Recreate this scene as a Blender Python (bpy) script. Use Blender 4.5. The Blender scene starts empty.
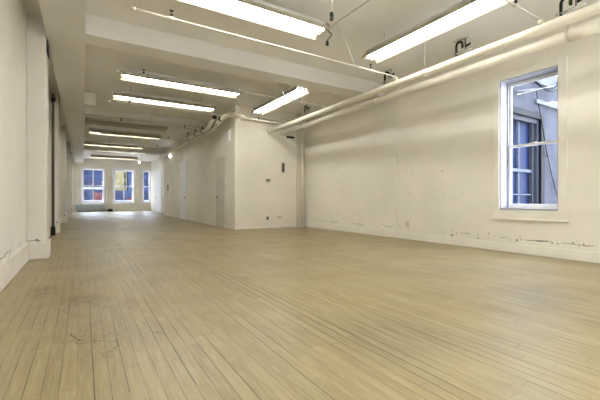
import bpy, bmesh, math, random
from mathutils import Vector, Matrix
random.seed(7)
sc = bpy.context.scene
COL = sc.collection
H = 3.6            # ceiling height

# ------------------------------------------------------------------ helpers
class MB:
    """collects shapes in world coordinates, linked as one mesh object"""
    def __init__(self): self.bm = bmesh.new()
    def box(self, a, b):
        x0, y0, z0 = [min(p, q) for p, q in zip(a, b)]; x1, y1, z1 = [max(p, q) for p, q in zip(a, b)]
        v = [self.bm.verts.new(p) for p in ((x0,y0,z0),(x1,y0,z0),(x1,y1,z0),(x0,y1,z0),(x0,y0,z1),(x1,y0,z1),(x1,y1,z1),(x0,y1,z1))]
        for f in ((3,2,1,0),(4,5,6,7),(0,1,5,4),(1,2,6,5),(2,3,7,6),(3,0,4,7)):
            self.bm.faces.new([v[i] for i in f])
        return self
    def tube(self, pts, r, n=14, smooth=True, cap=True):
        pts = [Vector(p) for p in pts]
        rs = r if isinstance(r, (list, tuple)) else [r]*len(pts)
        rings = []; up = None
        for i, p in enumerate(pts):
            d = (pts[min(i+1, len(pts)-1)] - pts[max(i-1, 0)])
            d.normalize()
            if up is None:
                up = Vector((0,0,1)) if abs(d.z) < .9 else Vector((1,0,0))
            u = (up - d*up.dot(d)); u.normalize(); w = d.cross(u); up = u
            rings.append([self.bm.verts.new(p + (u*math.cos(2*math.pi*k/n) + w*math.sin(2*math.pi*k/n))*rs[i]) for k in range(n)])
        for a, b in zip(rings, rings[1:]):
            for k in range(n):
                f = self.bm.faces.new((a[k], a[(k+1)%n], b[(k+1)%n], b[k])); f.smooth = smooth
        if cap:
            self.bm.faces.new(list(reversed(rings[0]))); self.bm.faces.new(rings[-1])
        return self
    def lathe(self, base, prof, n=14, axis='z'):
        """prof: (radius, height) list along an axis from base"""
        ax = {'x':Vector((1,0,0)), 'y':Vector((0,1,0)), 'z':Vector((0,0,1))}[axis]
        pts = [Vector(base) + ax*h for r, h in prof]
        u = Vector((0,1,0)) if axis != 'y' else Vector((1,0,0)); w = ax.cross(u)
        rings = [[self.bm.verts.new(p + (u*math.cos(2*math.pi*k/n) + w*math.sin(2*math.pi*k/n))*r) for k in range(n)] for p, (r, h) in zip(pts, prof)]
        for a, b in zip(rings, rings[1:]):
            for k in range(n):
                self.bm.faces.new((a[k], a[(k+1)%n], b[(k+1)%n], b[k])).smooth = True
        self.bm.faces.new(list(reversed(rings[0]))); self.bm.faces.new(rings[-1])
        return self
    def prism(self, poly, axis, a, b):
        """poly in the two other axes (cyclic order), extruded along axis"""
        def P(p, t):
            return {'x':(t,p[0],p[1]), 'y':(p[0],t,p[1]), 'z':(p[0],p[1],t)}[axis]
        A = [self.bm.verts.new(P(p, a)) for p in poly]; B = [self.bm.verts.new(P(p, b)) for p in poly]
        n = len(poly)
        for k in range(n): self.bm.faces.new((A[k], A[(k+1)%n], B[(k+1)%n], B[k]))
        self.bm.faces.new(list(reversed(A))); self.bm.faces.new(B)
        return self
    def sheet(self, prof, axis, a, b, t):
        """thin bent sheet: open profile in the other two axes given thickness t"""
        q = []
        for i, p in enumerate(prof):
            p0 = Vector(prof[max(i-1,0)]); p1 = Vector(prof[min(i+1,len(prof)-1)])
            d = (p1-p0).normalized(); q.append((p[0]-d.y*t, p[1]+d.x*t))
        n = len(prof)
        def P(p, s): return {'x':(s,p[0],p[1]), 'y':(p[0],s,p[1])}[axis]
        r = [[self.bm.verts.new(P(p, s)) for p in l] for l in (prof, q) for s in (a, b)]
        (pa, pb, qa, qb) = r
        for k in range(n-1):
            self.bm.faces.new((pa[k], pa[k+1], pb[k+1], pb[k])); self.bm.faces.new((qa[k], qb[k], qb[k+1], qa[k+1]))
            self.bm.faces.new((pa[k], qa[k], qa[k+1], pa[k+1])); self.bm.faces.new((pb[k], pb[k+1], qb[k+1], qb[k]))
        self.bm.faces.new((pa[0], pb[0], qb[0], qa[0])); self.bm.faces.new((pa[-1], qa[-1], qb[-1], pb[-1]))
        return self
    def build(self, name, mat, parent=None, origin=(0,0,0), bevel=0):
        o3 = Vector(origin)
        bmesh.ops.recalc_face_normals(self.bm, faces=self.bm.faces)
        for v in self.bm.verts: v.co -= o3
        me = bpy.data.meshes.new(name); self.bm.to_mesh(me); self.bm.free()
        me.materials.append(mat)
        o = bpy.data.objects.new(name, me); COL.objects.link(o)
        if parent is not None: o.parent = parent
        else: o.location = o3
        if bevel:
            m = o.modifiers.new('bevel', 'BEVEL'); m.width = bevel; m.segments = 2; m.limit_method = 'ANGLE'
        return o

def tag(o, label, cat, group=None, kind=None):
    o['label'] = label; o['category'] = cat
    if group: o['group'] = group
    if kind: o['kind'] = kind
    return o
def thing(name, label, cat, loc, group=None, kind=None):
    o = bpy.data.objects.new(name, None); COL.objects.link(o); o.location = loc; o.empty_display_size = .1
    return tag(o, label, cat, group, kind)
def struct(o, label, cat):
    return tag(o, label, cat, kind='structure')
def copy_tree(o, parent=None):
    c = o.copy(); COL.objects.link(c)
    if parent is not None: c.parent = parent
    for ch in list(o.children): copy_tree(ch, c)
    return c
def bend(pts, r, n=5):
    """round the inner corners of a polyline"""
    pts = [Vector(p) for p in pts]; out = [pts[0]]
    for a, b, c in zip(pts, pts[1:], pts[2:]):
        u = (a-b); w = (c-b); k = min(r, u.length*.45, w.length*.45); u.normalize(); w.normalize()
        p, q = b+u*k, b+w*k
        for i in range(n+1):
            t = i/n; out.append(p*(1-t)**2 + b*2*t*(1-t) + q*t*t)
    out.append(pts[-1]); return out

# ------------------------------------------------------------------ materials
def srgb(r, g, b):
    f = lambda c: (c/255/12.92) if c/255 <= .04045 else ((c/255+.055)/1.055)**2.4
    return (f(r), f(g), f(b), 1)
class NT:
    def __init__(self, name):
        self.m = bpy.data.materials.new(name); self.m.use_nodes = True
        self.t = self.m.node_tree; self.t.nodes.clear()
        self.out = self.t.nodes.new('ShaderNodeOutputMaterial')
    def n(self, typ, **kw):
        x = self.t.nodes.new(typ)
        for k, v in kw.items(): setattr(x, k, v)
        return x
    def l(self, a, b): self.t.links.new(a, b)
    def set(self, sock, v):
        if isinstance(v, bpy.types.NodeSocket): self.l(v, sock)
        elif v is not None: sock.default_value = v
    def math(self, op, a, b=None, c=None, clamp=False):
        x = self.n('ShaderNodeMath', operation=op, use_clamp=clamp)
        for i, v in enumerate((a, b, c)):
            if v is not None: self.set(x.inputs[i], v)
        return x.outputs[0]
    def mix(self, f, a, b):
        x = self.n('ShaderNodeMix', data_type='RGBA')
        self.set(x.inputs[0], f); self.set(x.inputs[6], a); self.set(x.inputs[7], b); return x.outputs[2]
    def noise(self, vec, scale, detail=3, rough=.5):
        x = self.n('ShaderNodeTexNoise'); x.inputs['Scale'].default_value = scale
        x.inputs['Detail'].default_value = detail; x.inputs['Roughness'].default_value = rough
        if vec is not None: self.l(vec, x.inputs['Vector'])
        return x.outputs[0]
    def ramp(self, v, lo, hi):
        x = self.n('ShaderNodeMapRange'); x.inputs[1].default_value = lo; x.inputs[2].default_value = hi
        x.clamp = True; self.l(v, x.inputs[0]); return x.outputs[0]
    def coord(self):
        c = self.n('ShaderNodeTexCoord'); return c.outputs['Object']
    def sep(self, v):
        s = self.n('ShaderNodeSeparateXYZ'); self.l(v, s.inputs[0]); return s.outputs
    def bsdf(self, col, rough=.5, metal=0, spec=.5, bump=None, bstr=.2, bdist=.005):
        b = self.n('ShaderNodeBsdfPrincipled')
        self.set(b.inputs['Base Color'], col); self.set(b.inputs['Roughness'], rough)
        b.inputs['Metallic'].default_value = metal; b.inputs['Specular IOR Level'].default_value = spec
        if bump is not None:
            k = self.n('ShaderNodeBump'); k.inputs['Strength'].default_value = bstr; k.inputs['Distance'].default_value = bdist
            self.l(bump, k.inputs['Height']); self.l(k.outputs[0], b.inputs['Normal'])
        self.l(b.outputs[0], self.out.inputs[0]); return b

def paint(name, col, rough=.5, var=.06, scale=3., metal=0, spec=.4, bump=0):
    k = NT(name); v = k.coord()
    n = k.noise(v, scale, 4)
    c2 = tuple(x*(1-var*2) for x in col[:3]) + (1,)
    c1 = tuple(min(1, x*(1+var)) for x in col[:3]) + (1,)
    k.bsdf(k.mix(k.ramp(n, .3, .7), c2, c1), rough, metal, spec, bump=k.noise(v, scale*12, 3) if bump else None, bstr=bump)
    return k.m

def wall_mat(name, col, holes=(), axis='y', crack_z=None, rough=.6, crack_amt=.5):
    """painted plaster: faint mottling, nail holes at (along, z, radius), chipped crack line above the skirting"""
    k = NT(name); v = k.coord(); s = k.sep(v)
    n = k.noise(v, .9, 4, .6)
    base = k.mix(k.ramp(n, .3, .72), tuple(x*.9 for x in col[:3])+(1,), tuple(min(1, x*1.03) for x in col[:3])+(1,))
    m = None
    comb = k.n('ShaderNodeCombineXYZ'); k.l(s[1 if axis == 'y' else 0], comb.inputs[0]); k.l(s[2], comb.inputs[1])
    for (a, z, r) in holes:
        d = k.n('ShaderNodeVectorMath', operation='DISTANCE'); k.l(comb.outputs[0], d.inputs[0]); d.inputs[1].default_value = (a, z, 0)
        h = k.math('LESS_THAN', d.outputs['Value'], r)
        m = h if m is None else k.math('MAXIMUM', m, h)
    if crack_z is not None:
        nn = k.noise(v, 2.2, 5, .65)
        zz = k.math('ADD', s[2], k.math('MULTIPLY', k.math('SUBTRACT', nn, .5), .10))
        line = k.math('LESS_THAN', k.math('ABSOLUTE', k.math('SUBTRACT', zz, crack_z)), k.math('MULTIPLY', k.ramp(k.noise(v, 5, 3), .42, .75), .012))
        where = k.math('GREATER_THAN', k.noise(v, 1.4, 3), 1-crack_amt)
        line = k.math('MULTIPLY', line, where)
        # chips around the line
        chip = k.math('MULTIPLY', k.math('GREATER_THAN', k.noise(v, 19, 2), .67), k.math('LESS_THAN', k.math('ABSOLUTE', k.math('SUBTRACT', s[2], crack_z+.01)), .05))
        ch = k.math('MAXIMUM', line, chip)
        m = ch if m is None else k.math('MAXIMUM', m, ch)
    c = base if m is None else k.mix(k.math('MULTIPLY', m, .75), base, srgb(70, 62, 50))
    k.bsdf(c, rough, 0, .3, bump=k.noise(v, 30, 3), bstr=.06)
    return k.m

def floor_mat():
    k = NT('worn_maple_strip'); v = k.coord(); s = k.sep(v)
    W = .07
    u = k.math('DIVIDE', k.math('ADD', s[0], .025), W); row = k.math('FLOOR', u); fr = k.math('FRACT', u)
    wn = k.n('ShaderNodeTexWhiteNoise', noise_dimensions='1D'); k.l(row, wn.inputs['W'])
    wn2 = k.n('ShaderNodeTexWhiteNoise', noise_dimensions='1D'); k.l(k.math('ADD', row, 91.37), wn2.inputs['W'])
    L = k.math('DIVIDE', k.math('ADD', s[1], k.math('MULTIPLY', wn.outputs[0], 9.)), 1.15)
    bi = k.math('FLOOR', L); bf = k.math('FRACT', L)
    cid = k.n('ShaderNodeCombineXYZ'); k.l(row, cid.inputs[0]); k.l(bi, cid.inputs[1])
    bn = k.n('ShaderNodeTexWhiteNoise', noise_dimensions='2D'); k.l(cid.outputs[0], bn.inputs['Vector'])
    # board tone
    c = k.mix(bn.outputs[0], srgb(142, 127, 89), srgb(154, 139, 100))
    # grain stretched along the boards
    mp = k.n('ShaderNodeMapping'); mp.inputs['Scale'].default_value = (26, 1.6, 1); k.l(v, mp.inputs[0])
    g = k.noise(mp.outputs[0], 1., 5, .6)
    c = k.mix(k.math('MULTIPLY', k.ramp(g, .42, .70), .42), c, srgb(116, 101, 70))
    mp2 = k.n('ShaderNodeMapping'); mp2.inputs['Scale'].default_value = (70, 4.5, 1); k.l(v, mp2.inputs[0])
    c = k.mix(k.math('MULTIPLY', k.ramp(k.noise(mp2.outputs[0], 1., 3, .6), .45, .68), .38), c, srgb(178, 165, 132))
    # grey worn patches and pale patches
    w1 = k.ramp(k.noise(v, .55, 5, .62), .50, .72)
    c = k.mix(k.math('MULTIPLY', w1, .45), c, srgb(134, 128, 114))
    w2 = k.ramp(k.noise(v, 1.3, 5, .65), .55, .75)
    c = k.mix(k.math('MULTIPLY', w2, .35), c, srgb(168, 155, 124))
    # seams: depth differs from row to row and along the row
    edge = k.math('MINIMUM', fr, k.math('SUBTRACT', 1., fr))
    sv = k.noise(v, 1.1, 3)
    amt = k.math('MULTIPLY', k.math('POWER', wn2.outputs[0], 1.3), k.ramp(sv, .3, .56))
    halfw = k.math('ADD', .022, k.math('MULTIPLY', amt, .05))
    seam = k.math('LESS_THAN', edge, halfw)
    sa = k.math('ADD', .16, k.math('MULTIPLY', amt, .84))
    seam = k.math('MULTIPLY', seam, sa)
    joint = k.math('MULTIPLY', k.math('LESS_THAN', bf, .003), .5)
    dark = k.math('MAXIMUM', seam, joint)
    # scratched dark stains on the boards
    def blot(x, y, r):
        d = k.n('ShaderNodeVectorMath', operation='DISTANCE'); k.l(v, d.inputs[0]); d.inputs[1].default_value = (x, y, 0)
        return k.math('SUBTRACT', 1., k.math('DIVIDE', d.outputs['Value'], r), clamp=True)
    b = None
    for x, y, r in ((-.06,3.62,.34), (.08,2.62,.42), (-.25,4.1,.22), (.14,3.3,.3)):
        q = blot(x, y, r); b = q if b is None else k.math('MAXIMUM', b, q)
    vo = k.n('ShaderNodeTexVoronoi', feature='DISTANCE_TO_EDGE'); vo.inputs['Scale'].default_value = 5.5
    vv = k.n('ShaderNodeVectorMath', operation='ADD'); k.l(v, vv.inputs[0])
    nz = k.n('ShaderNodeTexNoise'); nz.inputs['Scale'].default_value = 3; k.l(v, nz.inputs['Vector']); k.l(nz.outputs['Color'], vv.inputs[1])
    k.l(vv.outputs[0], vo.inputs['Vector'])
    scr = k.math('LESS_THAN', vo.outputs['Distance'], k.math('MULTIPLY', k.ramp(k.noise(v, 6, 3), .45, .7), .035))
    dots = k.ramp(k.noise(v, 28, 4, .7), .52, .68)
    st = k.math('MULTIPLY', k.math('POWER', b, .5), k.math('MAXIMUM', k.math('MULTIPLY', scr, .8), k.math('MULTIPLY', dots, .45)))
    dark = k.math('MAXIMUM', dark, st)
    # a few open gaps between strips and scored lines
    wob = k.math('MULTIPLY', k.math('SUBTRACT', k.noise(v, 9, 3), .5), .02)
    sx, sy = k.math('ADD', s[0], wob), k.math('ADD', s[1], wob)
    def seg(x0, y0, x1, y1, w, a, straight=True):
        L_ = math.hypot(x1-x0, y1-y0); ux, uy = (x1-x0)/L_, (y1-y0)/L_
        px = k.math('SUBTRACT', s[0] if straight else sx, x0); py = k.math('SUBTRACT', s[1] if straight else sy, y0)
        t = k.math('MINIMUM', k.math('MAXIMUM', k.math('ADD', k.math('MULTIPLY', px, ux), k.math('MULTIPLY', py, uy)), 0.), L_)
        dx = k.math('SUBTRACT', px, k.math('MULTIPLY', t, ux)); dy = k.math('SUBTRACT', py, k.math('MULTIPLY', t, uy))
        d = k.math('SQRT', k.math('ADD', k.math('MULTIPLY', dx, dx), k.math('MULTIPLY', dy, dy)))
        return k.math('MULTIPLY', k.math('LESS_THAN', d, w*.5), a)
    for q in ((.045,1.2,.045,3.2,.005,.85), (.465,1.7,.465,3.5,.0055,.85), (-.235,1.9,-.235,2.75,.004,.8), (.675,1.3,.675,2.4,.005,.8),
              (.955,1.1,.955,2.7,.0045,.75), (2.075,.6,2.075,1.5,.0055,.85), (1.445,1.0,1.445,2.3,.0045,.75), (.185,1.8,.185,2.9,.004,.7),
              (2.705,1.0,2.705,2.2,.005,.75), (1.165,1.8,1.165,3.6,.0045,.6), (1.795,2.2,1.795,4.2,.005,.6)):
        dark = k.math('MAXIMUM', dark, seg(*q))
    for q in ((-.07,2.78,-.02,2.61,.011,.9), (-.02,2.61,.18,2.49,.007,.8), (.18,2.52,.18,2.40,.007,.7), (-.4,3.05,-.02,2.95,.006,.45), (-.02,2.95,.2,2.98,.006,.6),
              (-.02,3.7,.2,3.25,.009,.5), (-.16,3.42,-.05,3.2,.008,.6), (-.05,3.5,.04,3.3,.006,.5), (-.33,4.45,-.30,4.2,.012,.6), (-.42,4.3,-.28,4.32,.01,.5)):
        dark = k.math('MAXIMUM', dark, seg(*q, False))
    patch = k.math('MULTIPLY', k.math('POWER', k.math('MAXIMUM', blot(-.02, 3.7, .22), k.math('MAXIMUM', blot(.06, 3.6, .2), blot(-.33, 4.32, .16))), .6), k.ramp(k.noise(v, 22, 4, .7), .40, .62))
    dark = k.math('MAXIMUM', dark, k.math('MULTIPLY', patch, .6))
    # grey scuffing near the right foreground
    b2 = k.math('MAXIMUM', blot(3.5, 1.5, 1.1), blot(1.75, 1.75, .5))
    c = k.mix(k.math('MULTIPLY', k.math('MULTIPLY', b2, k.ramp(g, .4, .62)), .55), c, srgb(96, 88, 76))
    c = k.mix(dark, c, srgb(58, 45, 27))
    rough = k.math('ADD', .22, k.math('MULTIPLY', k.noise(v, 1.7, 4), .3))
    k.bsdf(c, rough, 0, .45, bump=k.math('SUBTRACT', 1., dark), bstr=.25, bdist=.003)
    return k.m

def emit(name, col, s):
    k = NT(name); e = k.n('ShaderNodeEmission'); e.inputs[0].default_value = col; e.inputs[1].default_value = s
    k.l(e.outputs[0], k.out.inputs[0]); return k.m
def glass(name, tint=(1,1,1,1), refl=.015):
    k = NT(name); t = k.n('ShaderNodeBsdfTransparent'); t.inputs[0].default_value = tint
    g = k.n('ShaderNodeBsdfGlossy'); g.inputs['Roughness'].default_value = .02
    m = k.n('ShaderNodeMixShader'); m.inputs[0].default_value = refl
    k.l(t.outputs[0], m.inputs[1]); k.l(g.outputs[0], m.inputs[2]); k.l(m.outputs[0], k.out.inputs[0]); return k.m

CREAM = srgb(233, 228, 215)
holes_right = [(a, z, r*.65) for a, z, r in [(7.57,1.58,.02),(7.54,.34,.03),(5.28,1.0,.014),(4.86,.97,.014),(4.43,.97,.014),(4.02,.99,.014),(5.2,1.46,.016),(4.45,1.45,.02),
    (4.23,.19,.035),(3.03,.21,.03),(1.98,.11,.03),(3.7,.18,.022),(2.52,.22,.02),(2.25,.25,.018),(6.9,1.2,.012),(5.05,2.05,.012)]]
M = {}
M['wall'] = wall_mat('cream_plaster', CREAM)
M['wall_r'] = wall_mat('cream_plaster_marked', CREAM, holes_right, 'y', .235)
M['wall_l'] = wall_mat('cream_plaster_left', srgb(232, 227, 217), [(4.35,1.28,.02),(4.36,1.02,.015),(5.1,.30,.02)], 'y', .30, crack_amt=.62)
M['pier'] = wall_mat('pier_plaster', srgb(228, 223, 214), [(-.58,.285,.02)], 'x', .275, crack_amt=.62)
M['wall_p'] = wall_mat('partition_board', srgb(233, 227, 213), [(4.55,.14,.012)], 'x')
M['ceiling'] = paint('ceiling_paint', srgb(236, 233, 228), .7, .03, .8, spec=.2)
M['beam'] = paint('beam_paint', srgb(220, 216, 209), .6, .03, 1., spec=.25)
M['floor'] = floor_mat()
M['skirt'] = paint('skirting_paint', srgb(226, 219, 209), .5, .05, 4)
M['trim'] = paint('window_trim_cream', srgb(232, 228, 216), .45, .03, 4)
M['white'] = paint('white_gloss_paint', srgb(236, 235, 236), .35, .02, 5)
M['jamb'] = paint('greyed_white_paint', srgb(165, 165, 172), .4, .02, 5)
M['door'] = paint('door_paint', srgb(204, 200, 184), .4, .03, 2)
M['pipe'] = paint('painted_pipe', srgb(220, 213, 196), .45, .015, 5, spec=.5)
M['conduit'] = paint('white_painted_steel', srgb(206, 202, 192), .4, .04, 6)
M['fixture'] = paint('fixture_enamel', srgb(200, 198, 192), .35, .04, 6)
M['reflector'] = paint('reflector_enamel', srgb(172, 166, 142), .4, .02, 6)
M['dim'] = paint('unlit_tube_glass', srgb(176, 172, 160), .3, .03, 6)
M['black'] = paint('black_iron', srgb(20, 19, 18), .5, .1, 20)
M['steel'] = paint('dull_grey_steel', srgb(140, 136, 128), .4, .08, 10, metal=.4)
M['brown'] = paint('dark_gap_brown', srgb(92, 84, 70), .5, .1, 8)
M['plate'] = paint('switch_plate', srgb(200, 194, 178), .4, .03, 10)
M['dark_plate'] = paint('dark_grey_plastic', srgb(74, 70, 62), .5, .06, 20)
M['brass'] = paint('aged_brass', srgb(120, 98, 60), .35, .1, 20, metal=.8)
M['radiator'] = paint('radiator_enamel', srgb(176, 186, 190), .4, .04, 5)
M['tube'] = emit('lit_fluorescent_tube', (.97, .985, .985, 1), 25)
M['bulb'] = emit('lit_bulb', (.9, .95, 1, 1), 60)
M['pane'] = glass('window_glass')
M['stucco'] = None
def stucco():
    k = NT('court_wall_stucco'); v = k.coord(); s = k.sep(v)
    c = k.mix(k.ramp(k.noise(v, 2.2, 5, .6), .3, .7), srgb(44, 45, 52), srgb(60, 62, 68))
    br = k.n('ShaderNodeTexBrick'); br.offset = .5
    cb = k.n('ShaderNodeCombineXYZ'); k.l(s[0], cb.inputs[0]); k.l(s[2], cb.inputs[1]); k.l(cb.outputs[0], br.inputs['Vector'])
    br.inputs['Scale'].default_value = 1; br.inputs['Brick Width'].default_value = .75; br.inputs['Row Height'].default_value = .38
    br.inputs['Mortar Size'].default_value = .008
    c = k.mix(k.math('MULTIPLY', br.outputs['Fac'], .35), c, srgb(26, 28, 35))
    k.bsdf(c, .9, 0, .03, bump=k.noise(v, 40, 3), bstr=.3); return k.m
M['stucco'] = stucco()
M['coping'] = paint('pale_coping_stone', srgb(72, 74, 79), .7, .05, 3, spec=.04)
M['navy'] = paint('dark_navy_frame', srgb(7, 9, 15), .5, .08, 6, spec=.04)
M['greyframe'] = paint('weathered_grey_frame', srgb(38, 40, 46), .5, .06, 6, spec=.04)
M['sash_pale'] = paint('pale_sash_bar', srgb(62, 67, 79), .5, .05, 6, spec=.04)
M['dark_glass'] = paint('dark_blue_window_glass', srgb(9, 21, 50), .6, .25, 1.2, spec=.1)
M['yard'] = paint('bounce_paving', srgb(204, 201, 195), .8, .1, 2)
M['court_bounce'] = paint('court_bounce_render', srgb(190, 190, 192), .9, .05, 2, spec=.03)
M['blocker_wall'] = paint('grey_render', srgb(96, 95, 92), .8, .1, 2)
M['street'] = paint('asphalt', srgb(92, 94, 100), .8, .1, 2)
M['facade'] = paint('blue_grey_facade', srgb(30, 36, 52), .7, .25, .8, spec=.04)
M['facade_glass'] = paint('facade_glass', srgb(10, 16, 36), .6, .5, .9, spec=.1)
M['sill_stone'] = paint('facade_stone_band', srgb(96, 98, 104), .7, .1, 2, spec=.04)
M['yellow'] = paint('pale_yellow_stone', srgb(128, 119, 84), .7, .08, 1, spec=.04)
M['brick'] = paint('red_brown_panel', srgb(58, 32, 33), .6, .2, 3, spec=.04)

# ------------------------------------------------------------------ the room shell
XL, XR, XP, XP2, YB, YP, YF = -.70, 6.10, 3.72, 4.25, -3.0, 9.55, 27.7
struct(MB().box((XL-.3, YB-.3, -.12), (XR+.4, YF+.3, 0)).build('floor', M['floor']), 'worn pale wooden strip floor running the length of the loft', 'floor')
struct(MB().box((XL-.3, YB-.3, H), (XR+.4, YF+.3, H+.2)).build('ceiling', M['ceiling']), 'off-white painted loft ceiling above the lights', 'ceiling')
struct(MB().box((XL-.3, YB, 0), (XL, YF, H)).build('wall_left', M['wall_l']), 'long cream left wall of the loft', 'wall')
BW = [(-.1, 1.7), (2.1, 3.9), (4.25, 5.9)]; BZ0, BZ1 = .55, 3.25  # unseen windows, added to bring in daylight from behind the camera
bw = MB(); xs = XL-.3
for a, b in BW:
    bw.box((xs, YB-.3, 0), (a, YB, H)); bw.box((a, YB-.3, 0), (b, YB, BZ0)); bw.box((a, YB-.3, BZ1), (b, YB, H)); xs = b
bw.box((xs, YB-.3, 0), (XR+.4, YB, H))
for i, (a, b) in enumerate(BW):
    w = thing('window_%d' % (i+5), ('first', 'second', 'third')[i] + ' unseen broad window added to the near end wall for daylight, counted from the piers', 'window', ((a+b)/2, YB, BZ0), kind='structure'); O = w.location
    s_ = MB(); ya, yb = YB-.2, YB-.15; mx = (a+b)/2
    s_.box((a, ya, BZ0), (a+.06, yb, BZ1)); s_.box((b-.06, ya, BZ0), (b, yb, BZ1)); s_.box((a+.06, ya, BZ0), (b-.06, yb, BZ0+.08)); s_.box((a+.06, ya, BZ1-.06), (b-.06, yb, BZ1))
    s_.box((mx-.03, ya, BZ0+.08), (mx+.03, yb, BZ1-.06)); s_.box((a+.06, ya, 1.9), (b-.06, yb, 1.95))
    f_ = s_.build('window_frame', M['white'], w, O)
    MB().box((a+.06, ya+.02, BZ0+.08), (b-.06, ya+.026, BZ1-.06)).build('pane', M['pane'], f_, O)
    MB().box((a-.05, YB, BZ0-.04), (b+.05, YB+.08, BZ0)).build('sill', M['white'], w, O)
struct(MB().box((-15, -25, -.3), (20, YB-.31, -.2)).build('bounce_yard', M['yard']), 'unseen pale yard added to bounce daylight through the near end windows', 'ground')  # unseen ground, added bright to bounce light up to the ceiling
ob = thing('sky_blocker', 'unseen plain grey block added across the yard to cut low sky light', 'building', (2.7, -15, -.2), kind='structure'); O = ob.location  # unseen block, added to keep low sky off the upright faces
MB().box((-14, -18, -.2), (19, -14, 8)).build('wall', M['blocker_wall'], ob, O)
MB().box((-14.2, -18.2, 8), (19.2, -13.8, 8.3)).build('roof', M['street'], ob, O)
struct(bw.build('wall_back', M['wall']), 'cream end wall on the near side of the loft', 'wall')
# right wall with the window opening
OY0, OY1, OZ0, OZ1 = 2.43, 3.31, .71, 2.92
rw = MB()
rw.box((XR, YB, 0), (XR+.4, OY0, H)); rw.box((XR, OY1, 0), (XR+.4, YP+.3, H))
rw.box((XR, OY0, 0), (XR+.4, OY1, OZ0)); rw.box((XR, OY0, OZ1), (XR+.4, OY1, H))
struct(rw.build('wall_right', M['wall_r']), 'cream right wall with the sash window and patched nail holes', 'wall')
# room block on the right of the corridor
struct(MB().box((XP, YP, 0), (XR, YP+.12, H)).build('wall_partition', M['wall_p']), 'cream partition facing the open floor, between corridor and right wall', 'wall')
struct(MB().box((XP, YP+.12, 0), (XP+.12, 20.0, H)).box((XP+.12, 19.88, 0), (XP2+.12, 20.0, H)).build('wall_corridor', M['wall']), 'cream corridor wall with two doors, running from the partition corner', 'wall')
struct(MB().box((XP2, 20.0, 0), (XP2+.12, YF, H)).build('wall_corridor_end', M['wall']), 'set-back far stretch of the corridor wall near the street windows', 'wall')
# far wall with three window openings
FW = [(-.06, 1.25), (1.84, 3.10), (3.70, 4.21)]; FZ0, FZ1 = .58, 2.93
fw = MB(); xs = XL
for a, b in FW:
    fw.box((xs, YF, 0), (a, YF+.3, H)); fw.box((a, YF, 0), (b, YF+.3, FZ0)); fw.box((a, YF, FZ1), (b, YF+.3, H)); xs = b
fw.box((xs, YF, 0), (XR+.4, YF+.3, H))
struct(fw.build('wall_far', M['wall']), 'far end wall with the three street windows', 'wall')

# left piers and the boxed beam along them
for i, y in enumerate((6.45, 11.05, 15.65, 20.25, 24.85)):
    front = -.47 if i == 0 else -.55
    lab = ['near cream pier projecting from the left wall', 'second cream pier along the left wall, behind the dark gap tube', 'third cream pier along the left wall', 'fourth cream pier along the left wall', 'farthest cream pier along the left wall, by the street windows'][i]
    struct(MB().box((XL, y, 0), (front, y+.42, H)).build('trim_%d' % (i+1), M['pier'], bevel=.008), lab, 'pier')
struct(MB().box((-.46, YB, 3.3), (.03, 27.7, H)).build('trim_6', M['beam'], bevel=.006), 'long boxed beam under the ceiling beside the left wall', 'beam')
struct(MB().box((.03, 5.98, 3.3), (XR, 6.42, H)).build('trim_7', M['beam'], bevel=.008), 'wide boxed beam crossing the ceiling in front of the corridor', 'beam')
struct(MB().box((.03, 10.3, 3.27), (.28, 10.7, H)).build('trim_8', M['beam'], bevel=.006), 'short beam stub on the side of the long boxed beam', 'beam')
struct(MB().box((.03, 20.0, 3.3), (XP2, 20.5, H)).build('trim_9', M['beam'], bevel=.006), 'far boxed beam crossing the corridor ceiling', 'beam')
struct(MB().box((.03, 12.15, 3.42), (XP, 12.5, H)).build('trim_11', M['beam'], bevel=.006), 'shallow beam crossing the corridor ceiling ahead of the unlit fixture', 'beam')
struct(MB().box((6.08, 5.62, 0), (XR, 6.46, H)).build('trim_10', M['wall_r']), 'shallow cream pilaster on the right wall', 'pilaster')

# skirtings
def skirt(name, boxes, mat, label, bev=.006):
    m = MB()
    for a, b in boxes: m.box(a, b)
    return struct(m.build(name, mat, bevel=bev), label, 'baseboard')
lb = []; y = YB
for i, py in enumerate((6.45, 11.05, 15.65, 20.25, 24.85)):
    f = -.47 if i == 0 else -.55
    lb.append(((XL, y, 0), (XL+.03, py-.03, .26)))
    lb.append(((XL, py-.03, 0), (f+.03, py, .26))); lb.append(((f, py, 0), (f+.03, py+.42, .26)))
    y = py+.42
lb.append(((XL, y, 0), (XL+.03, YF, .26)))
skirt('baseboard_left', lb, M['skirt'], 'tall pale skirting along the left wall and its piers')
skirt('baseboard_right', [((XR-.015, YB, 0), (XR, 5.62, .15)), ((6.065, 5.6, 0), (6.08, 6.475, .15)), ((XR-.015, 6.46, 0), (XR, YP, .15))], M['trim'], 'low cream skirting along the right wall')
skirt('baseboard_partition', [((XP, YP-.012, 0), (XR-.015, YP, .09))], M['trim'], 'low cream skirting along the partition front')
skirt('baseboard_far', [((XL+.03, YF-.03, 0), (XP2, YF, .2))], M['trim'], 'pale skirting under the street windows')

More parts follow.
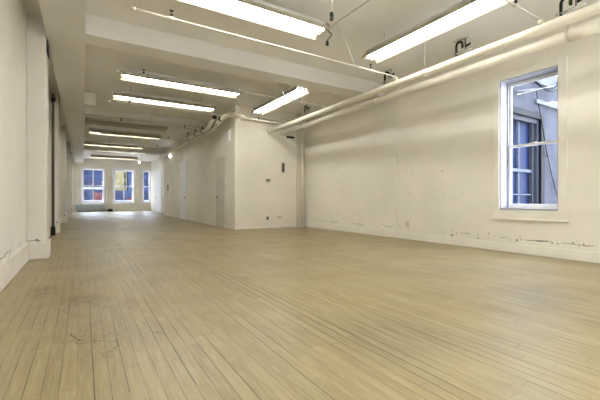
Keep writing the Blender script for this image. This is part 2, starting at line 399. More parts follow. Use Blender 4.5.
# ------------------------------------------------------------------ right sash window
w = thing('window_1', 'tall white sash window in the right wall looking onto a light court', 'window', (XR, 2.87, OZ0), kind='structure'); O = w.location
cy0, cy1 = OY0-.11, OY1+.10
c_ = MB()
c_.box((XR-.03, cy0, OZ0-.01), (XR, OY0, OZ1+.10)); c_.box((XR-.03, OY1, OZ0-.01), (XR, cy1, OZ1+.10)); c_.box((XR-.03, OY0, OZ1), (XR, OY1, OZ1+.10))
c_.build('casing', M['trim'], w, O, .004)
MB().box((XR-.028, cy0, OZ0-.14), (XR, cy1, OZ0-.01)).build('apron', M['trim'], w, O, .004)
MB().box((XR-.045, cy0-.02, OZ0-.165), (XR, cy1+.02, OZ0-.14)).build('bottom_moulding', M['trim'], w, O, .004)
j = MB(); T = .018
j.box((XR, OY0, OZ0), (XR+.36, OY0+T, OZ1)); j.box((XR, OY1-T, OZ0), (XR+.36, OY1, OZ1)); j.box((XR, OY0, OZ1-T), (XR+.36, OY1, OZ1)); j.box((XR-.01, OY0, OZ0), (XR+.4, OY1, OZ0+.03))
j.build('jamb_lining', M['jamb'], w, O)
st = MB()
for yy in (OY0+T, OY1-T-.02):
    st.box((XR+.195, yy, OZ0+.03), (XR+.215, yy+.02, OZ1-T))
st.box((XR+.195, OY0+T, OZ1-T-.02), (XR+.215, OY1-T, OZ1-T)); st.build('stop_bead', M['jamb'], w, O)
def sash(x, z0, z1, top, bot, name):
    s = MB(); a, b = OY0+T, OY1-T
    s.box((x, a, z0), (x+.035, a+.045, z1)); s.box((x, b-.045, z0), (x+.035, b, z1))
    s.box((x, a+.045, z0), (x+.035, b-.045, z0+bot)); s.box((x, a+.045, z1-top), (x+.035, b-.045, z1))
    o = s.build(name, M['white'], w, O, .003)
    MB().box((x+.014, a+.045, z0+bot), (x+.019, b-.045, z1-top)).build('pane', M['pane'], o, O)
    return o
zm = 1.80
ls = sash(XR+.215, OZ0+.03, zm+.02, .04, .07, 'lower_sash')
sash(XR+.252, zm-.02, OZ1-T, .055, .04, 'upper_sash')
MB().box((XR+.20, 2.84, zm+.02), (XR+.25, 2.90, zm+.035)).build('sash_lock', M['steel'], ls, O)

# ------------------------------------------------------------------ far street windows
fl = ['left street window in the far wall, above the radiator', 'middle street window in the far wall', 'right street window in the far wall, half hidden by the corridor wall']
for i, (a, b) in enumerate(FW):
    w = thing('window_%d' % (i+2), fl[i], 'window', ((a+b)/2, YF, FZ0), kind='structure'); O = w.location
    MB().box((a-.10, YF-.03, FZ0-.03), (a, YF, FZ1+.10)).box((b, YF-.03, FZ0-.03), (b+.04 if i == 2 else b+.10, YF, FZ1+.10)).box((a, YF-.03, FZ1), (b, YF, FZ1+.10)).build('casing', M['white'], w, O, .004)
    MB().box((a-.12, YF-.08, FZ0-.06), ((b+.04 if i == 2 else b+.12), YF, FZ0-.03)).build('sill', M['white'], w, O, .004)
    MB().box((a, YF, FZ0), (a+.03, YF+.3, FZ1)).box((b-.03, YF, FZ0), (b, YF+.3, FZ1)).box((a, YF, FZ1-.03), (b, YF+.3, FZ1)).box((a, YF-.02, FZ0-.03), (b, YF+.3, FZ0+.03)).build('jamb_lining', M['white'], w, O)
    for (z0, z1, yy, nm) in ((FZ0+.03, 1.79, YF+.14, 'lower_sash'), (1.73, FZ1-.03, YF+.19, 'upper_sash')):
        s = MB(); p, q = a+.03, b-.03
        s.box((p, yy, z0), (p+.06, yy+.04, z1)); s.box((q-.06, yy, z0), (q, yy+.04, z1)); s.box((p+.06, yy, z0), (q-.06, yy+.04, z0+.07)); s.box((p+.06, yy, z1-.06), (q-.06, yy+.04, z1))
        if b-a > .9: s.box(((p+q)/2-.03, yy, z0+.07), ((p+q)/2+.03, yy+.04, z1-.06))
        so = s.build(nm, M['white'], w, O)
        MB().box((p+.06, yy+.017, z0+.07), (q-.06, yy+.023, z1-.06)).build('pane', M['pane'], so, O)

# ------------------------------------------------------------------ doors of the corridor wall
def door(i, x, y0, y1, zt, label, hinge_far=True, dm='door'):
    d = thing('door_%d' % i, label, 'door', (x, (y0+y1)/2, 0), kind='structure'); O = d.location
    MB().box((x-.03, y0-.09, 0), (x, y0, zt+.09)).box((x-.03, y1, 0), (x, y1+.09, zt+.09)).box((x-.03, y0, zt), (x, y1, zt+.09)).build('door_frame', M[dm], d, O, .004)
    lf = MB().box((x-.012, y0+.006, .012), (x, y1-.006, zt-.006)).build('door_leaf', M[dm], d, O)
    ky = y1-.08 if hinge_far else y0+.08
    MB().lathe((x-.012, ky, .95), [(.028,0),(.028,-.008),(.011,-.01),(.011,-.035),(.026,-.045),(.03,-.06),(.022,-.072),(.004,-.076)], 14, 'x').build('door_knob', M['brass'], lf, O)
    h = MB()
    for z in (.25, zt-.25): h.tube([(x-.016, (y0 if hinge_far else y1), z-.05), (x-.016, (y0 if hinge_far else y1), z+.05)], .009, 8)
    h.build('hinge', M['steel'], lf, O)
    return d
door(1, XP, 10.45, 11.1, 2.12, 'closed cream door nearest the partition corner in the corridor wall')
door(2, XP, 15.1, 16.2, 2.42, 'tall pale door farther along the corridor wall, past the first door', False, 'white')
door(3, XP2, 23.6, 25.4, 2.5, 'wide pale door in the set-back far stretch of corridor wall', True, 'white')

# ------------------------------------------------------------------ fluorescent fixtures
def make_light(name='fluorescent_light', tubes='tube'):
    L = 1.22
    t = thing(name, '', 'light', (0, 0, 3.3))      # built along x, origin under the middle of the fixture at reflector edge height
    O = (0, 0, 3.3)
    MB().box((-L, -.07, 3.375), (L, .07, 3.44)).build('housing', M['fixture'], t, O, .006)
    MB().sheet([(-.18, 3.27), (-.175, 3.285), (-.105, 3.372), (.105, 3.372), (.175, 3.285), (.18, 3.27)], 'x', -L, L, .003).build('reflector', M['reflector'], t, O)
    for s in (-1, 1):
        tb = MB().tube([(-L+.03, s*.05, 3.325), (L-.03, s*.05, 3.325)], .019, 12).build('tube', M[tubes], t, O)
        for e in (-1, 1):
            MB().box((e*(L-.03), s*.05-.02, 3.302), (e*L, s*.05+.02, 3.372)).build('lamp_socket', M['white'], tb, O)
    for e in (-1, 1):
        MB().tube([(e*.85, 0, 3.44), (e*.85, 0, H)], .008, 8).build('hanger_rod', M['fixture'], t, O)
    return t
lit = make_light()
# (x, y, turned along the room, label)
spots = [
    (1.74, 4.15, 0, 'lit fluorescent fixture crossing the room nearest the camera, at the top edge left of centre'),
    (4.20, 3.30, 1, 'lit fluorescent fixture running lengthwise beside the sprinkler mains, near the sash window'),
    (1.86, 7.65, 0, 'lit crosswise fluorescent fixture just beyond the wide boxed beam'),
    (1.82, 9.28, 0, 'lit crosswise fluorescent fixture second beyond the wide boxed beam, ending by the pipe elbows'),
    (4.14, 7.80, 1, 'lit lengthwise fluorescent fixture beyond the boxed beam, in front of the partition'),
    (1.40, 14.75, 0, 'lit crosswise corridor fixture just beyond the unlit one'),
    (1.25, 18.10, 0, 'lit crosswise corridor fixture farthest from the camera, before the far boxed beam'),
    (1.74, 1.0, 0, 'unseen lit crosswise fluorescent fixture added for fill light, just nearer than the topmost one in view'),  # this and the next two are unseen, added for the light balance
    (1.74, -1.8, 0, 'unseen lit crosswise fluorescent fixture added for fill light at the back end of the loft'),
    (4.20, -.6, 1, 'unseen lit lengthwise fluorescent fixture added for fill light near the back end of the loft'),
    (1.6, 23.4, 0, 'lit crosswise fluorescent fixture hidden behind the far boxed beam'),
]
for i, (x, y, r, lab) in enumerate(spots):
    o = lit if i == 0 else copy_tree(lit)
    o.location = (x, y, 3.3); o.rotation_euler = (0, 0, math.pi/2 if r else 0); o['label'] = lab; o['group'] = 'fluorescent ceiling fixtures'
off = make_light('fluorescent_light', 'dim')
off.location = (1.28, 12.85, 3.3); off['label'] = 'unlit grey fluorescent fixture crossing the corridor ceiling behind the shallow beam'; off['group'] = 'fluorescent ceiling fixtures'

# ------------------------------------------------------------------ sprinkler mains and branches
ZM = 2.93
XA0, XA1, XB0, XB1 = 4.66, 4.80, 5.14, 5.26
YE = YP-.03
def xa(y): return XA0 + (XA1-XA0)*(y-1.5)/8.0
def xb(y): return XB0 + (XB1-XB0)*(y-1.5)/8.0
def rod_clamp(p, x, y, z, r, O, nm='hanger'):
    MB().tube([(x, y, z+r+.006), (x, y, H)], .006, 8).build('hanger_rod', M['conduit'], p, O)
    MB().lathe((x, y-.014, z), [(r+.008,0),(r+.008,.028)], 18, 'y').build('pipe_clamp', M['conduit'], p, O)
m1 = thing('sprinkler_pipe', 'upper cream sprinkler main hung along the right side, feeding the thin branches', 'pipe', (xa(5), 5, ZM)); O = m1.location
MB().tube([(xa(YB+.02), YB+.02, ZM), (xa(YE), YE, ZM)], .057, 18).build('pipe_run', M['pipe'], m1, O)
MB().lathe((xa(YE), YE-.09, ZM), [(.07,0),(.07,.1)], 18, 'y').build('end_cap', M['pipe'], m1, O)
for yy in (.6, 3.75, 7.5):
    rod_clamp(m1, xa(yy), yy, ZM, .057, O)
m2 = thing('sprinkler_pipe', 'lower thicker cream pipe hung alongside the sprinkler main, nearer the right wall', 'pipe', (xb(5), 5, ZM)); O = m2.location
MB().tube([(xb(YB+.02), YB+.02, ZM), (xb(YE), YE, ZM)], .066, 18).build('pipe_run', M['pipe'], m2, O)
MB().lathe((xb(1.93), 1.62, ZM), [(.066,0),(.085,.01),(.085,.30),(.066,.31)], 18, 'y').build('coupling', M['pipe'], m2, O)
MB().lathe((xb(YE), YE-.09, ZM), [(.08,0),(.08,.1)], 18, 'y').build('end_cap', M['pipe'], m2, O)
for yy in (1.95, 5.4, 8.3):
    rod_clamp(m2, xb(yy), yy, ZM, .066, O)
ZB = 3.05
def head(p, x, y, O):
    MB().lathe((x, y, ZB+.01), [(.014,0),(.014,.025),(.02,.027),(.02,.04),(.009,.045),(.007,.075),(.026,.08),(.026,.084),(.005,.088)], 12).build('sprinkler_head', M['black'], p, O)
blabs = ['nearest thin white sprinkler branch, rising off the main above the sash window',
         'thin white sprinkler branch crossing in front of the boxed beam, under the nearest fixture',
         'thin white sprinkler branch crossing just behind the boxed beam',
         'thin white sprinkler branch crossing above the partition front end of the open floor']
for i, yy in enumerate((2.05, 4.36, 6.62, 8.78)):
    x0 = 2.9 if i == 0 else .48
    xr = xa(yy)
    b = thing('sprinkler_branch', blabs[i], 'pipe', ((x0+xr)/2, yy, ZB), 'sprinkler branches'); O = b.location
    MB().tube(bend([(x0, yy, ZB), (xr-.004, yy, ZB), (xr-.004, yy, ZM+.06)], .05), .011, 10).build('pipe_run', M['conduit'], b, O)
    MB().lathe((xr-.004, yy, ZM+.058), [(.028,0),(.028,.045)], 12).build('outlet_fitting', M['pipe'], b, O)
    MB().lathe((x0-.012, yy, ZB), [(.02,0),(.02,.04)], 12, 'x').build('end_plug', M['conduit'], b, O)
    for hx in ((4.1,) if i == 0 else (.9, 4.1)):
        head(b, hx, yy, O)
        MB().lathe((hx-.03, yy, ZB), [(.022,0),(.022,.06)], 12, 'x').build('tee_fitting', M['conduit'], b, O)
    hx = 3.3 if i == 0 else 3.74
    MB().tube([(hx, yy, ZB+.014), (hx-.40, yy-.10, H)], .009, 8).build('hanger_strap', M['conduit'], b, O)
# corridor branches off the corridor main
def pl(pts): return [Vector(p) for p in pts]
cm = pl([(4.95, YP-.12, 3.19), (3.50, YP-.12, 3.30), (3.34, YP-.05, 3.17), (3.40, 10.6, 3.02), (3.45, 13.5, 3.08), (3.5, 19, 3.10), (3.5, 19.95, 3.10)])
t = thing('sprinkler_pipe', 'cream pipe bending round the partition corner and running down the corridor', 'pipe', (3.45, 12, 3.07)); O = t.location
MB().tube(bend(cm, .16, 7), .055, 16).build('pipe_run', M['pipe'], t, O)
MB().lathe((4.88, YP-.12, 3.19), [(.072,0),(.072,.12)], 16, 'x').build('end_cap', M['pipe'], t, O)
for (x, y, z) in ((3.415, 11.6, 3.04), (3.465, 15, 3.085), (3.5, 19.2, 3.1)): rod_clamp(t, x, y, z, .055, O)
for yy, zz, xx in ((9.62, 3.165, 3.343), (13.5, 3.08, 3.45)):
    MB().lathe((xx, yy-.03, zz), [(.07,0),(.07,.09)], 16, 'y').build('coupling', M['black'] if yy < 10 else M['pipe'], t, O)
v2 = thing('sprinkler_pipe', 'short cream pipe with black valve clamps left of the corridor pipe, by the ceiling chain', 'pipe', (3.15, 11.5, 3.0)); O = v2.location
MB().tube(bend(pl([(3.20, 9.85, 3.22), (3.19, 10.55, 2.98), (3.10, 12.95, 3.08)]), .25, 6), .05, 16).build('pipe_run', M['pipe'], v2, O)
for yy in (10.9, 11.6, 12.4):
    f = (yy-10.55)/2.4; x, z = 3.19-.09*f, 2.98+.10*f
    MB().lathe((x, yy-.06, z), [(.066,0),(.066,.12)], 16, 'y').build('valve_clamp', M['steel'], v2, O)
    MB().box((x-.02, yy-.03, z+.06), (x+.02, yy+.03, z+.14)).build('clamp_bolt', M['black'], v2, O)
MB().tube([(x, 11.6, z+.14), (x, 11.6, H)], .006, 8).build('hanger_rod', M['conduit'], v2, O)
MB().lathe((3.20, 9.80, 3.235), [(.062,0),(.062,.06)], 16, 'y').build('end_flange', M['black'], v2, O)
ch = MB()
for k in range(7):
    z = H-.012-k*.036
    r = [(3.20+(.011*math.cos(a) if k % 2 else 0), 9.85+(0 if k % 2 else .011*math.cos(a)), z-.016+.02*math.sin(a)) for a in [2*math.pi*q/10 for q in range(11)]]
    ch.tube(r, .004, 6, cap=False)
tag(ch.build('hanging_chain', M['black'], None, (3.2, 9.85, H)), 'dark chain hanging from the ceiling by the corridor pipe elbows', 'chain')
for k, yy in enumerate((10.98, 13.3, 15.6, 18.4)):
    lab = ['thin white sprinkler branch over the corridor, nearest the corridor mouth', 'thin white sprinkler branch over the corridor between the unlit and the lit fixture', 'thin white sprinkler branch over the corridor behind its lit fixture', 'farthest thin white sprinkler branch over the corridor'][k]
    f = 3.40 + .07*(yy-10.6)/5
    f = 3.09 if k == 0 else min(f, 3.49)
    b = thing('sprinkler_branch', lab, 'pipe', (2, yy, ZB), 'sprinkler branches'); O = b.location
    zt = 3.16
    MB().tube([(.48, yy, zt-.1), (f-.055, yy, zt-.1)], .015, 10).build('pipe_run', M['conduit'], b, O)
    for hx in (.9, 2.65):
        head(b, hx, yy, O)
    MB().tube([(1.7, yy, zt-.086), (1.7, yy, H)], .006, 8).build('hanger_strap', M['conduit'], b, O)

# black hooks under the ceiling along the right wall
def make_hook():
    X = 5.46
    t = thing('ceiling_hook', '', 'hook', (X, 0, H)); O = (X, 0, H); F = -1
    MB().box((X-.03, -.15, H-.008), (X+.03, .12, H)).build('mounting_plate', M['conduit'], t, O)
    pts = [(X, .07, 3.36)] + [(X, .07-.055*(1-math.cos(a)), 3.515+.055*math.sin(a)) for a in [math.pi*q/8 for q in range(9)]] + [(X, -.04, 3.45)]
    MB().tube(pts, .02, 10).build('hook_arm', M['black'], t, O)
    MB().tube([(X, .13, 3.385), (X, -.20, 3.385)], .02, 12).build('crossbar', M['fixture'], t, O)
    MB().tube([(X, -.10, 3.40), (X, -.10, H-.008)], .012, 8).build('stem', M['steel'], t, O)
    MB().tube([(X, -.112, 3.455), (X, -.19, 3.48)], .018, 8).build('stub', M['black'], t, O)
    return t
hk = make_hook()
hl = ['black hook bracket under the ceiling nearest the right edge, above the pipe coupling', 'black hook bracket under the ceiling left of the sash window', 'black hook bracket under the ceiling beside the boxed beam and its front sprinkler branch', 'black hook bracket under the ceiling beyond the boxed beam, near the partition']
for i, y in enumerate((2.08, 3.63, 5.31, 8.47)):
    o = hk if i == 0 else copy_tree(hk)
    o.location = (5.46, y, H); o['label'] = hl[i]; o['group'] = 'ceiling hooks along the right wall'
# black bracket on the partition under the pipe ends
MB_ = thing('wall_bracket', 'short black bracket on the partition under the sprinkler pipe ends', 'bracket', (5.55, YP, 2.83)); O = MB_.location
MB().box((5.42, YP-.02, 2.80), (5.70, YP, 2.86)).build('backplate', M['black'], MB_, O, .004)
MB().tube([(5.52, YP-.02, 2.83), (5.52, YP-.14, 2.83)], .018, 10).build('bracket_arm', M['black'], MB_, O)
# vertical riser in the corner
rs = thing('riser_pipe', 'cream vertical pipe standing in the corner of partition and right wall', 'pipe', (5.94, YP-.09, 0)); O = rs.location
MB().tube([(5.94, YP-.09, 0), (5.94, YP-.09, H)], .05, 16).build('pipe_run', M['pipe'], rs, O)
MB().lathe((5.94, YP-.09, 0), [(.085,0),(.085,.02),(.05,.05)], 16).build('floor_collar', M['pipe'], rs, O)
MB().lathe((5.94, YP-.09, 2.75), [(.062,0),(.062,.1)], 16).build('coupling', M['pipe'], rs, O)
r2 = thing('riser_pipe', 'thinner cream vertical pipe against the partition beside the corner pipe', 'pipe', (5.78, YP-.05, 0)); O = r2.location
MB().tube([(5.78, YP-.05, 0), (5.78, YP-.05, H)], .022, 12).build('pipe_run', M['pipe'], r2, O)
MB().lathe((5.78, YP-.05, 0), [(.045,0),(.045,.015)], 14).build('floor_collar', M['pipe'], r2, O)
# dark tube added in place of the dark gap before the second pier
dp = thing('dark_gap_tube', 'dark brown upright tube added for the dark gap before the second pier', 'pipe', (-.62, 10.42, 0)); O = dp.location
MB().tube(bend([(-.62, 10.42, 0), (-.62, 10.42, 3.45), (-.62, 10.85, 3.45), (-.62, 11.05, 3.45)], .06), .03, 14).build('pipe_run', M['brown'], dp, O)
MB().lathe((-.62, 10.42, 0), [(.05,0),(.05,.2),(.035,.22)], 14).build('gap_tube_foot', M['black'], dp, O)
MB().lathe((-.62, 10.42, 3.25), [(.042,0),(.042,.08)], 14).build('coupling', M['black'], dp, O)
# black plate at the dark gap high beside the first pier
bk = thing('pier_gap_plate', 'black plate at the dark gap high beside the near left pier, under the long beam', 'bracket', (-.47, 6.66, 3.4)); O = bk.location
MB().box((-.47, 6.5, 3.12), (-.455, 6.82, 3.3)).box((-.47, 6.5, 3.3), (-.462, 6.82, 3.5)).build('plate', M['black'], bk, O)
MB().lathe((-.455, 6.6, 3.2), [(.018,0),(.018,.012)], 8, 'x').build('bolt', M['steel'], bk, O)

# ------------------------------------------------------------------ small ceiling pieces
cc = MB().tube([(3.30, 1.2, H-.006), (3.30, 4.43, H-.006)], .006, 8)
tag(cc.build('ceiling_conduit', M['fixture'], None, (3.3, 3.5, H)), 'thin grey conduit on the ceiling between the two nearest fixtures', 'conduit')
pd = thing('pendant_cord', 'white drop cord with black socket hanging from the ceiling beside the thin conduit', 'cord', (2.52, 3.35, H)); O = pd.location
MB().lathe((2.52, 3.35, H-.03), [(.045,0),(.045,.03)], 14).build('ceiling_rose', M['white'], pd, O)
MB().tube([(2.52, 3.35, H-.03), (2.52, 3.35, 3.12)], .016, 10).build('cord', M['conduit'], pd, O)
MB().lathe((2.52, 3.35, 3.02), [(.012,0),(.024,.01),(.026,.07),(.018,.1)], 12).build('socket', M['black'], pd, O)
pc = thing('fixture_plug', 'tangled dark flex with black plug at the right end of the nearest crosswise fixture', 'plug', (3.02, 4.12, 3.4)); O = pc.location
MB().tube(bend([(2.965, 4.15, 3.40), (3.03, 4.12, 3.36), (2.985, 4.05, 3.30), (3.06, 4.05, 3.27), (3.02, 4.12, 3.2)], .03), .008, 8).build('flex', M['black'], pc, O)
MB().lathe((3.02, 4.12, 3.12), [(.012,0),(.026,.015),(.026,.06),(.012,.085)], 12).build('plug', M['black'], pc, O)
MB().box((2.958, 4.08, 3.375), (3.03, 4.2, 3.43)).build('junction', M['steel'], pc, O)
for i, (x, y, z, lab) in enumerate(((3.66, 18.2, 3.0, 'small glowing bulb on the corridor wall beside the second tall door, nearer of two'), (3.0, 23.9, 3.15, 'small glowing bulb hanging at the far end of the corridor, farther of two'))):
    b = thing('light_bulb', lab, 'light bulb', (x, y, z), 'small glowing bulbs'); O = b.location
    if i == 0:
        MB().lathe((XP, y, z), [(.04,0),(.04,-.02),(.02,-.03)], 12, 'x').build('lamp_holder', M['white'], b, O)
    else:
        MB().tube([(x, y, H), (x, y, z+.05)], .008, 8).build('cord', M['white'], b, O)
    MB().lathe((x, y, z-.045), [(.006,0),(.022,.012),(.03,.045),(.022,.075),(.014,.095)], 14).build('bulb', M['bulb'], b, O)

# ------------------------------------------------------------------ things on the partition
sb = thing('alarm_box', 'white upright box high on the corridor wall at the partition corner', 'alarm', (XP, 9.95, 2.75)); O = sb.location
MB().box((XP-.07, 9.85, 2.60), (XP, 10.03, 2.92)).build('box', M['white'], sb, O, .008)
MB().box((XP-.05, 9.83, 2.92), (XP, 10.22, 2.97)).build('top_bracket', M['plate'], sb, O, .004)
def plate(name, x, z, w, h, lab, cat, dark, inner=(.3,.45), mat='plate'):
    p = thing(name, lab, cat, (x, YP, z)); O = p.location
    MB().box((x-w/2, YP-.012, z-h/2), (x+w/2, YP, z+h/2)).build('faceplate', M[mat], p, O, .003)
    MB().box((x-w*inner[0], YP-.02, z-h*inner[1]), (x+w*inner[0], YP-.012, z+h*inner[1])).build('insert', M[dark], p, O, .002)
plate('thermostat', 5.30, 1.86, .13, .32, 'dark upright box on a pale plate on the partition, right of the light switch', 'thermostat', 'dark_plate', (.32,.42))
plate('light_switch', 4.78, 1.45, .16, .14, 'small switch plate with dark toggle band on the partition, left of the thermostat', 'switch', 'dark_plate', (.38,.16))
plate('wall_outlet', 4.76, .30, .09, .12, 'small dark outlet low on the partition, below the light switch', 'outlet', 'dark_plate', (.3,.35), 'plate')
plate('wall_outlet', 5.18, .32, .13, .09, 'pale outlet plate low on the partition, below the thermostat', 'outlet', 'plate', (.3,.3), 'wide' if False else 'plate')
po = thing('wall_outlet', 'pale outlet plate low on the right wall, just right of the pilaster', 'outlet', (XR, 5.33, .33)); O = po.location
MB().box((XR-.012, 5.28, .26), (XR, 5.37, .40)).build('faceplate', M['plate'], po, O, .003)
MB().box((XR-.018, 5.30, .29), (XR-.012, 5.35, .37)).build('insert', M['plate'], po, O, .002)
# switch plate on the corridor wall by the far door
p = thing('light_switch', 'small dark switch on the corridor wall end, past the second door', 'switch', (XP, 18.9, 1.45)); O = p.location
MB().box((XP-.02, 18.8, 1.30), (XP, 19.0, 1.62)).build('faceplate', M['dark_plate'], p, O, .003)
MB().box((XP-.028, 18.87, 1.42), (XP-.02, 18.93, 1.50)).build('toggle', M['plate'], p, O)

# ------------------------------------------------------------------ radiator and bin under the far window
rd = thing('radiator', 'pale grey-blue panel radiator under the left street window', 'radiator', (.45, YF-.12, 0)); O = rd.location
MB().box((-.40, YF-.16, .12), (1.24, YF-.06, .50)).build('panel', M['radiator'], rd, O, .01)
for k in range(16):
    x = -.34+k*.1
    MB().box((x, YF-.185, .15), (x+.05, YF-.16, .47)).build('fin', M['radiator'], rd, O, .008)
for x in (-.3, 1.1): MB().box((x, YF-.15, 0), (x+.05, YF-.07, .12)).build('foot', M['black'], rd, O)
MB().tube(bend([(1.24, YF-.11, .18), (1.34, YF-.11, .18), (1.34, YF-.11, 0)], .04), .02, 10).build('valve_pipe', M['steel'], rd, O)
bx = thing('black_case', 'small low black case on the floor under the far wall, right of the radiator', 'case', (1.58, YF-.25, 0)); O = bx.location
MB().box((1.43, YF-.36, 0), (1.75, YF-.10, .15)).build('body', M['black'], bx, O, .015)
MB().tube(bend([(1.52, YF-.23, .15), (1.52, YF-.23, .2), (1.66, YF-.23, .2), (1.66, YF-.23, .15)], .02), .01, 8).build('handle', M['dark_plate'], bx, O)

# ------------------------------------------------------------------ light court outside the right window
YC = 4.2
nb = thing('neighbouring_building', 'grey-blue rendered building across the light court, outside the sash window', 'building', (9.5, YC, -3)); O = nb.location
NW0, NW1, NZ0, NZ1 = 7.9, 9.62, .3, 2.93
b = MB()
b.box((6.55, YC, -3), (NW0, YC+.3, 3.70)); b.box((NW1, YC, -3), (13.2, YC+.3, 3.70)); b.box((NW0, YC, -3), (NW1, YC+.3, NZ0)); b.box((NW0, YC, NZ1), (NW1, YC+.3, 3.70))
b.build('wall', M['stucco'], nb, O)
eb = MB().box((13.25, -4, -3), (13.55, YC, 3.2)).build('court_wall', M['court_bounce'], None, (13.4, 0, -3))  # unseen wall, made pale to bounce sunlight in through the sash window
tag(eb, 'unseen low wall made pale for bounce light, closing the light court opposite the sash window', 'wall')
MB().box((6.55, YC-.04, 3.70), (13.2, YC+.34, 4.05)).build('coping', M['coping'], nb, O, .01)
MB().box((9.25, YC-.07, 3.19), (13.2, YC, 3.29)).build('ledge', M['coping'], nb, O, .01)
fr = MB()
fr.box((NW0-.08, YC-.03, NZ1-.09), (NW1+.09, YC+.12, NZ1+.06)); fr.box((NW1-.08, YC-.03, NZ0), (NW1+.09, YC+.12, NZ1-.09)); fr.box((NW0-.08, YC-.03, NZ0), (NW0+.08, YC+.12, NZ1-.09))
wf = fr.build('window_frame', M['navy'], nb, O)
g = MB(); a, c = NW0+.08, NW1-.08
g.box((c-.09, YC+.03, NZ0), (c, YC+.14, NZ1-.09)); g.box((a, YC+.03, NZ0), (a+.09, YC+.14, NZ1-.09)); g.box((a+.09, YC+.03, NZ1-.20), (c-.09, YC+.14, NZ1-.09)); g.box((a+.09, YC+.03, NZ0), (c-.09, YC+.14, NZ0+.1))
g.box((c-.24, YC+.06, NZ0), (c-.20, YC+.14, NZ1-.2))
g.build('inner_frame', M['greyframe'], wf, O)
g = MB(); mid = 8.73
g.box((mid-.02, YC+.09, NZ0+.1), (mid+.02, YC+.15, NZ1-.2)); g.box((a+.09, YC+.08, 1.53), (c-.2, YC+.15, 1.60)); g.box((a+.09, YC+.09, .98), (c-.2, YC+.15, 1.01)); g.box((a+.09, YC+.09, 2.1), (c-.2, YC+.15, 2.12)) if False else None
g.box((8.34, YC+.09, NZ0+.1), (8.37, YC+.15, 1.55))
g.build('glazing_bar', M['sash_pale'], wf, O)
MB().box((a, YC+.15, NZ0), (c, YC+.17, NZ1-.09)).build('pane', M['dark_glass'], wf, O)
ct = MB().box((6.5, -4, -3.1), (13.6, YC+.4, -3)); struct(ct.build('ground', M['street']), 'paved floor of the light court outside the sash window', 'ground')
tag(MB().tube([(8.30, YC-.05, 3.31), (9.2, YC-.05, 3.52)], .022, 10).build('wall_conduit', M['coping'], None, (8.8, YC, 3.4)), 'short white pipe slanting across the court wall above the neighbouring window', 'pipe')
sw = []
for q in range(13):
    t_ = q/12; x = 9.1+t_*1.36; sw.append((x, YC-.045-.09*math.sin(math.pi*t_), 3.74+.22*t_ - .30*math.sin(math.pi*t_)))
tag(MB().tube(sw, .026, 8).build('sagging_cable', M['navy'], None, (9.8, YC, 3.7)), 'black cable sagging across the top of the court wall', 'cable')
tag(MB().tube([(9.20, YC-.06, 3.52), (9.55, YC-.06, 2.6), (9.72, YC-.06, 2.1), (10.02, YC-.05, 1.5), (10.48, YC-.05, .7)], .011, 8).build('hanging_cable', M['navy'], None, (9.7, YC, 2)), 'thin dark cable slanting down the court wall beside the neighbouring window', 'cable')
tag(MB().lathe((9.85, YC-.02, 1.98), [(.03,0),(.03,.02)], 12, 'y').build('wall_anchor', M['navy'], None, (9.85, YC, 1.98)), 'small dark anchor on the court wall beside the thin slanting cable', 'anchor')

# ------------------------------------------------------------------ street outside the far windows
gz = -1.2
struct(MB().box((-20, YF+.31, gz-.1), (25, 60, gz)).build('street', M['street']), 'grey street outside the far windows', 'street')
bd = thing('street_building', 'dark blue glazed building across the street, behind the far windows', 'building', (3, 42, gz)); O = bd.location
MB().box((-6, 42, gz), (2.95, 43.5, 6.2)).box((2.95, 42, gz), (14, 43.5, 1.75)).box((4.15, 42, 1.75), (14, 43.5, 5.0)).build('wall', M['facade'], bd, O)
for r, (z0, z1) in enumerate(((-.9, .55), (.8, 1.75), (2.15, 3.1), (3.4, 4.4))):
    for q in range(14):
        x0 = -4.6+q*1.05
        if q in (5, 8) and r < 2: continue
        if r > 1 and 2.05 < x0 < 4.15: continue
        MB().box((x0, 41.95, z0), (x0+.85, 42, z1)).build('window', M['facade_glass'], bd, O)
MB().box((-6, 41.85, 1.85), (2.95, 42, 2.05)).box((-6, 41.88, .62), (14, 42, .72)).build('stone_band', M['sill_stone'], bd, O)
MB().box((.95, 41.9, -1.1), (1.75, 42, 1.5)).box((3.95, 41.9, -1.1), (4.55, 42, .95)).box((4.9, 41.9, -1.1), (5.6, 42, .4)).build('brick_panel', M['brick'], bd, O)
MB().box((2.4, 41.92, -1.1), (2.55, 42, .5)).box((-.3, 41.92, -1.1), (-.1, 42, .2)).build('pilaster', M['brick'], bd, O)
ys = thing('street_building', 'pale yellow stone building rising behind the dark blue one, seen through the middle street window', 'building', (3.4, 44, gz)); O = ys.location
MB().box((2.2, 44, gz), (4.6, 50, 6.4)).build('wall', M['yellow'], ys, O)
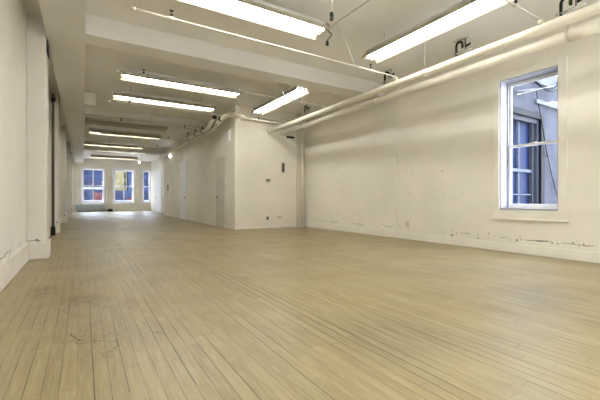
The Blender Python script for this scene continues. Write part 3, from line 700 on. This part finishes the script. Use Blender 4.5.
for zz in (2.2, 3.2, 4.2):
    MB().box((3.85, 43.96, zz), (4.1, 44, zz+.55)).build('window', M['facade_glass'], ys, O)

SKY = 16.0     # overcast daylight
# ------------------------------------------------------------------ daylight
wd = bpy.data.worlds.new('World'); sc.world = wd; wd.use_nodes = True
nt = wd.node_tree; nt.nodes.clear()
tc = nt.nodes.new('ShaderNodeTexCoord'); nz = nt.nodes.new('ShaderNodeTexNoise'); nz.inputs['Scale'].default_value = 2.2; nz.inputs['Detail'].default_value = 5
nt.links.new(tc.outputs['Generated'], nz.inputs['Vector'])
rp = nt.nodes.new('ShaderNodeValToRGB'); rp.color_ramp.elements[0].position = .35; rp.color_ramp.elements[0].color = (.60, .74, 1, 1)
rp.color_ramp.elements[1].position = .65; rp.color_ramp.elements[1].color = (.82, .90, 1, 1)
nt.links.new(nz.outputs[0], rp.inputs[0])
bg = nt.nodes.new('ShaderNodeBackground'); bg.inputs[1].default_value = SKY
wo = nt.nodes.new('ShaderNodeOutputWorld'); nt.links.new(rp.outputs[0], bg.inputs[0]); nt.links.new(bg.outputs[0], wo.inputs[0])

sl = bpy.data.lights.new('Sun', 'SUN'); sl.energy = 70; sl.angle = .03; sl.color = (1, .99, .98)  # added sun: lights the yard so it bounces up to the ceiling
so_ = bpy.data.objects.new('Sun', sl); COL.objects.link(so_); so_.location = (-20, 5, 20)
so_.rotation_euler = Vector((1, -.15, -1)).to_track_quat('-Z', 'Y').to_euler()
# ------------------------------------------------------------------ camera
cam = bpy.data.cameras.new('Camera'); co = bpy.data.objects.new('Camera', cam); COL.objects.link(co)
co.location = (0, 0, .9); co.rotation_euler = (math.pi/2, 0, -math.atan(217/350))
cam.sensor_width = 36; cam.lens = 36*350/600; cam.shift_y = -1.5/600; cam.clip_start = .02
sc.camera = co

vs = sc.view_settings
sc.display_settings.display_device = 'sRGB'
vs.view_transform = 'Standard'; vs.look = 'None'; vs.exposure = .38; vs.gamma = 1; vs.use_curve_mapping = False
sc.cycles.max_bounces = 10; sc.cycles.diffuse_bounces = 6; sc.cycles.use_denoising = True
sc.cycles.sample_clamp_indirect = 6
